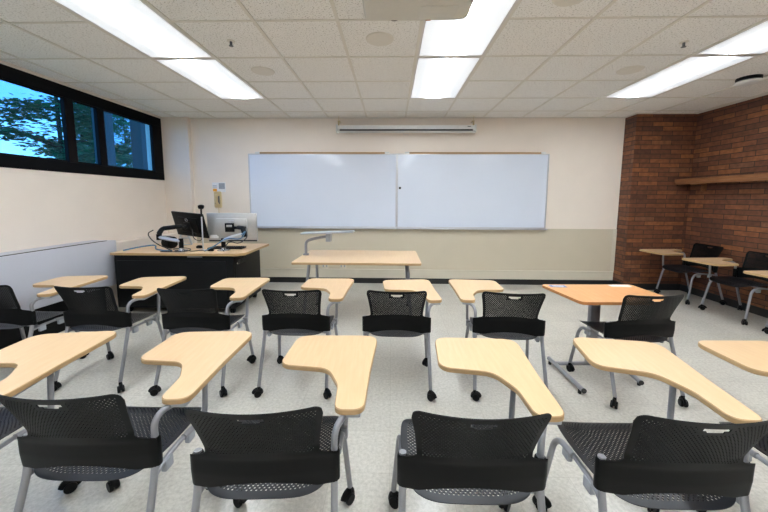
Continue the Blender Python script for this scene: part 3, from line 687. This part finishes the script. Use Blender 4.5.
ZB0, ZS, ZTOP = .446, .552, .784
def hw(z):
    if z < ZS+.004:
        return .249
    a = min(1, (z-ZS-.004)/.022); a = a*a*(3-2*a)
    waist = .188; top = .218
    t = max(0, (z-.58)/(ZTOP-.58))
    body = waist+(top-waist)*t**1.5
    return .249*(1-a)+body*a
VS = [0, .34, 1]
def back_fn(u, v):
    uu = u*2-1; a = abs(uu)
    # lower edge arches up in the middle, top edge dips a little and rounds off at the corners
    zb = ZB0+.026*(1-min(1, (uu/.72)**2))
    rr = .84
    zt = ZTOP-.004*(1-a*a)
    if a > rr: zt -= .036*(1-math.sqrt(max(0, 1-((a-rr)/(1-rr))**2)))
    z = zb+(zt-zb)*v
    x = uu*hw(z)
    xa = min(1, abs(x)/.242)
    up = min(1, max(0, (z-ZS)/.05)); up = up*up*(3-2*up)
    edge = -.082*(1-up)-.058*up
    y = edge+(-.106-edge)*(1-xa**2)
    if up < 1 and abs(x) > .236: y += (1-up)*.020*((abs(x)-.236)/.018)**2
    if z > ZS: y -= .34*(z-ZS)+.25*(z-ZS)**2
    if z < .50: y += .10*(.50-z)
    return Vector((x, y, z))
sl_c = (.5, .918); sl_a, sl_b = .098, .055
def back_removed(u, v):
    return abs(u-sl_c[0]) < sl_a and sl_c[1]+.014 > v > sl_c[1]-.055*math.sqrt(max(0, 1-((u-sl_c[0])/sl_a)**2))-.004
def back_solid(u, v):
    uu = abs(u*2-1)
    if v < .40 or v > .955 or uu > .90: return True
    if abs(u-sl_c[0]) < sl_a+.02 and v > sl_c[1]-.09: return True
    return False
def sq(u, v, n):
    a, b = u*2-1, v*2-1; m = max(abs(a), abs(b))
    if m < 1e-6: return 0, 0
    s = m/((abs(a)**n+abs(b)**n)**(1/n)); s = 1+(s-1)*m**2
    return a*s, b*s
def seat_fn(u, v):
    a, b = sq(u, v, 4.5)
    w = .232-.012*max(0, -b)
    x = a*w; y = .098+b*.215
    if b < 0: y -= .0
    z = .437+.010*abs(a)**3+.006*max(0, -b)**2
    if b > .55: z -= .032*((b-.55)/.45)**2
    if b < -.4: z -= .016*((-b-.4)/.6)**2
    z -= .010*(1-a*a)*(1-b*b)
    return Vector((x, y, z))
def seat_solid(u, v):
    a, b = abs(u*2-1), abs(v*2-1)
    return max(a, b) > .89

def leg_part(t, x0, y0, x1, y1, top, front, rz):
    """front legs bend back under the seat; rear legs run up into the back sleeve"""
    if front:
        pts = [(x1, y1, .075), (x0, y0+.01, .37), (x0*.985, y0-.03, .412), (x0*.97, y0-.12, .418)]
    else:
        pts = [(x1, y1, .075), (x0, y0-.012, .425), (x0, y0, top)]
    lg = P_('leg', lambda b: tube(b, pts, .0125, 12, .05), M['steel'], t)
    P_('caster', lambda b: caster(b, x1, y1, .025, rz), M['black'], lg, 'black twin wheel caster')
    return lg
TAB = [(.228, -.025, .04), (.335, -.025, .045), (.352, .25, .3), (.385, .595, .08), (-.045, .60, .075), (-.062, .29, .065), (.165, .255, .09), (.222, .13, .12)]
def make_chair(kind, seed=1):
    rnd = random.Random(seed)
    t = thing('tablet_arm_chair' if kind != 'plain' else 'stacking_chair', 'x', 'chair')
    perf('backrest', 64, 43, back_fn, back_solid, back_removed, .0032, M['black'], t)
    bk = t.children[0]
    for s in (-1, 1):
        P_('sleeve', lambda b: lathe(b, [(.017, .441), (.019, .444), (.019, .544), (.016, .550)], (s*.2325, -.056, 0), 16), M['black'], bk)
    perf('seat', 54, 50, seat_fn, seat_solid, None, .003, M['seat'], t, hr=.41)
    for s in (-1, 1):
        leg_part(t, s*.2325, -.056, s*.243, -.185, .556, False, rnd.uniform(-1.5, 1.5))
        leg_part(t, s*.236, .225, s*.258, .285, 0, True, rnd.uniform(-1.5, 1.5))
        P_('side_rail', lambda b: tube(b, [(s*.2325, -.070, .405), (s*.222, .0, .412), (s*.225, .14, .416), (s*.228, .20, .40)], .0095, 10, .05), M['steel'], t)
        for y in (.005, .15):
            P_('ganging_clip', lambda b: box(b, (s*.226, y, .392), (.022, .045, .045), .005), M['clip'], t)
    P_('cross_brace', lambda b: tube(b, [(-.222, .0, .405), (-.10, .03, .402), (.10, .03, .402), (.222, .0, .405)], .009, 10, .05), M['steel'], t)
    if kind != 'plain':
        s = 1 if kind == 'right' else -1
        P_('arm_tube', lambda b: tube(b, [(s*.2325, -.056, .55), (s*.2325, -.056, .60), (s*.245, -.035, .632), (s*.278, .015, .640), (s*.280, .06, .642)], .0115, 12, .03), M['steel'], t)
        P_('support_post', lambda b: [tube(b, [(s*.238, .215, .38), (s*.246, .235, .44), (s*.252, .245, .642)], .0115, 12, .03), box(b, (s*.240, .215, .405), (.034, .036, .05), .006)], M['steel'], t)
        P_('tablet_bracket', lambda b: boxb(b, (s*.262, -.015, .632), (s*.322, .36, .6485), .005), M['clip'], t)
        def tabf(b):
            o = fillet([(s*x, y, r) for x, y, r in TAB], 9)
            slab(b, o, .6488, .6718, 1, .003)
        P_('tablet', tabf, [M['maple'], M['maple_edge']], t, 'maple writing tablet')
    return t
pr, pl, pp = make_chair('right', 1), make_chair('left', 2), make_chair('plain', 3)
used = set()
def place(proto, x, y, rz, label, group, tab=0, cl=0):
    o = proto if proto.name not in used else copy_tree(proto)
    used.add(proto.name)
    o.location = (x, y, 0); o.rotation_euler = (0, 0, R(rz)); o['label'] = label; o['group'] = group
    k = 0
    for ch in o.children:
        n = ch.name.split('.')[0]
        if tab and n in ('tablet', 'tablet_bracket'):
            s = -1 if proto == pl else 1
            pv = Vector((s*.28, .02, 0)); rm = Matrix.Rotation(R(tab), 4, 'Z')
            ch.matrix_basis = Matrix.Translation(pv) @ rm @ Matrix.Translation(-pv)
    return o
G1, G2, G3 = 'chairs in the nearest row', 'chairs in the second row', 'chairs against the brick wall'
B_ = 'black tablet arm chair '
place(pr, -1.79, 1.10, 1, B_+'at the left end of the nearest row, mostly cut off', G1, 9)
place(pr, -1.09, 1.12, 1, B_+'second from the left in the nearest row', G1, 4)
place(pr, -.428, 1.07, 3.2, B_+'in the nearest row, just left of centre', G1, -1)
place(pr, .276, 1.07, 0, B_+'in the nearest row, just right of centre', G1, -.4)
place(pr, .945, 1.07, 0, B_+'in the nearest row, closest to the orange desk', G1, -7)
place(pr, 1.665, 1.09, 0, B_+'at the right end of the nearest row, mostly cut off', G1, 2)
place(pr, -2.97, 2.37, 0, B_+'at the left end of the second row, beside the convector', G2, 10)
place(pr, -2.215, 2.36, 0, B_+'second from the left in the second row', G2, 9)
place(pr, -1.446, 2.335, 0, B_+'in the second row, in front of the console', G2, 5.5)
place(pr, -.697, 2.335, 0, B_+'in the second row, by the left end of the maple table', G2, 2)
place(pr, .043, 2.335, -1, B_+'in the second row, by the right end of the maple table', G2, 0)
place(pl, .854, 2.32, -5, 'black chair with its maple tablet on the left arm, left of the orange desk', G2, 0)
place(pp, 1.76, 2.30, 4, 'black chair without a tablet, drawn up to the orange desk', G2, 0)
place(pr, 4.30, 4.58, 90, B_+'by the brick pier, farthest along the brick wall', G3, 0)
place(pr, 4.30, 3.87, 90, B_+'middle of the three against the brick wall', G3, 0)
place(pr, 4.28, 3.13, 90, B_+'nearest of the three against the brick wall, at the picture edge', G3, 0)

# ------------------------------------------------------------------ light
w = bpy.data.worlds.new('World'); bpy.context.scene.world = w; w.use_nodes = True
nt = w.node_tree; L = nt.links.new; bg = nt.nodes['Background']
tc = N(nt, 'ShaderNodeTexCoord'); nz = N(nt, 'ShaderNodeTexNoise'); nz.inputs['Scale'].default_value = 3; nz.inputs['Detail'].default_value = 5
L(tc.outputs['Generated'], nz.inputs['Vector'])
r = N(nt, 'ShaderNodeValToRGB'); r.color_ramp.elements[0].position = .4; r.color_ramp.elements[1].position = .62
r.color_ramp.elements[0].color = (.35, .55, .9, 1); r.color_ramp.elements[1].color = (1, 1, 1, 1)
L(nz.outputs['Fac'], r.inputs[0]); L(r.outputs[0], bg.inputs['Color']); bg.inputs['Strength'].default_value = 3.6
sc = bpy.context.scene
sc.view_settings.view_transform = 'Standard'; sc.view_settings.look = 'None'; sc.view_settings.exposure = .12; sc.view_settings.gamma = 1; sc.view_settings.use_curve_mapping = False
sc.cycles.max_bounces = 8; sc.cycles.diffuse_bounces = 5

# ------------------------------------------------------------------ camera
cam = bpy.data.cameras.new('camera'); co = bpy.data.objects.new('camera', cam); C.objects.link(co); sc.camera = co
F, PIT, YAW, ROLL, CY = 321.39, .104, .023, .004, 232.07
cam.sensor_width = 36; cam.sensor_fit = 'HORIZONTAL'; cam.lens = F/768*36
cam.shift_y = -(256-CY)/768
cam.clip_start = .02; cam.clip_end = 200
co.matrix_world = Matrix.Translation((0, 0, HC)) @ Matrix.Rotation(YAW, 4, 'Z') @ Matrix.Rotation(math.pi/2-PIT, 4, 'X') @ Matrix.Rotation(ROLL, 4, 'Z')
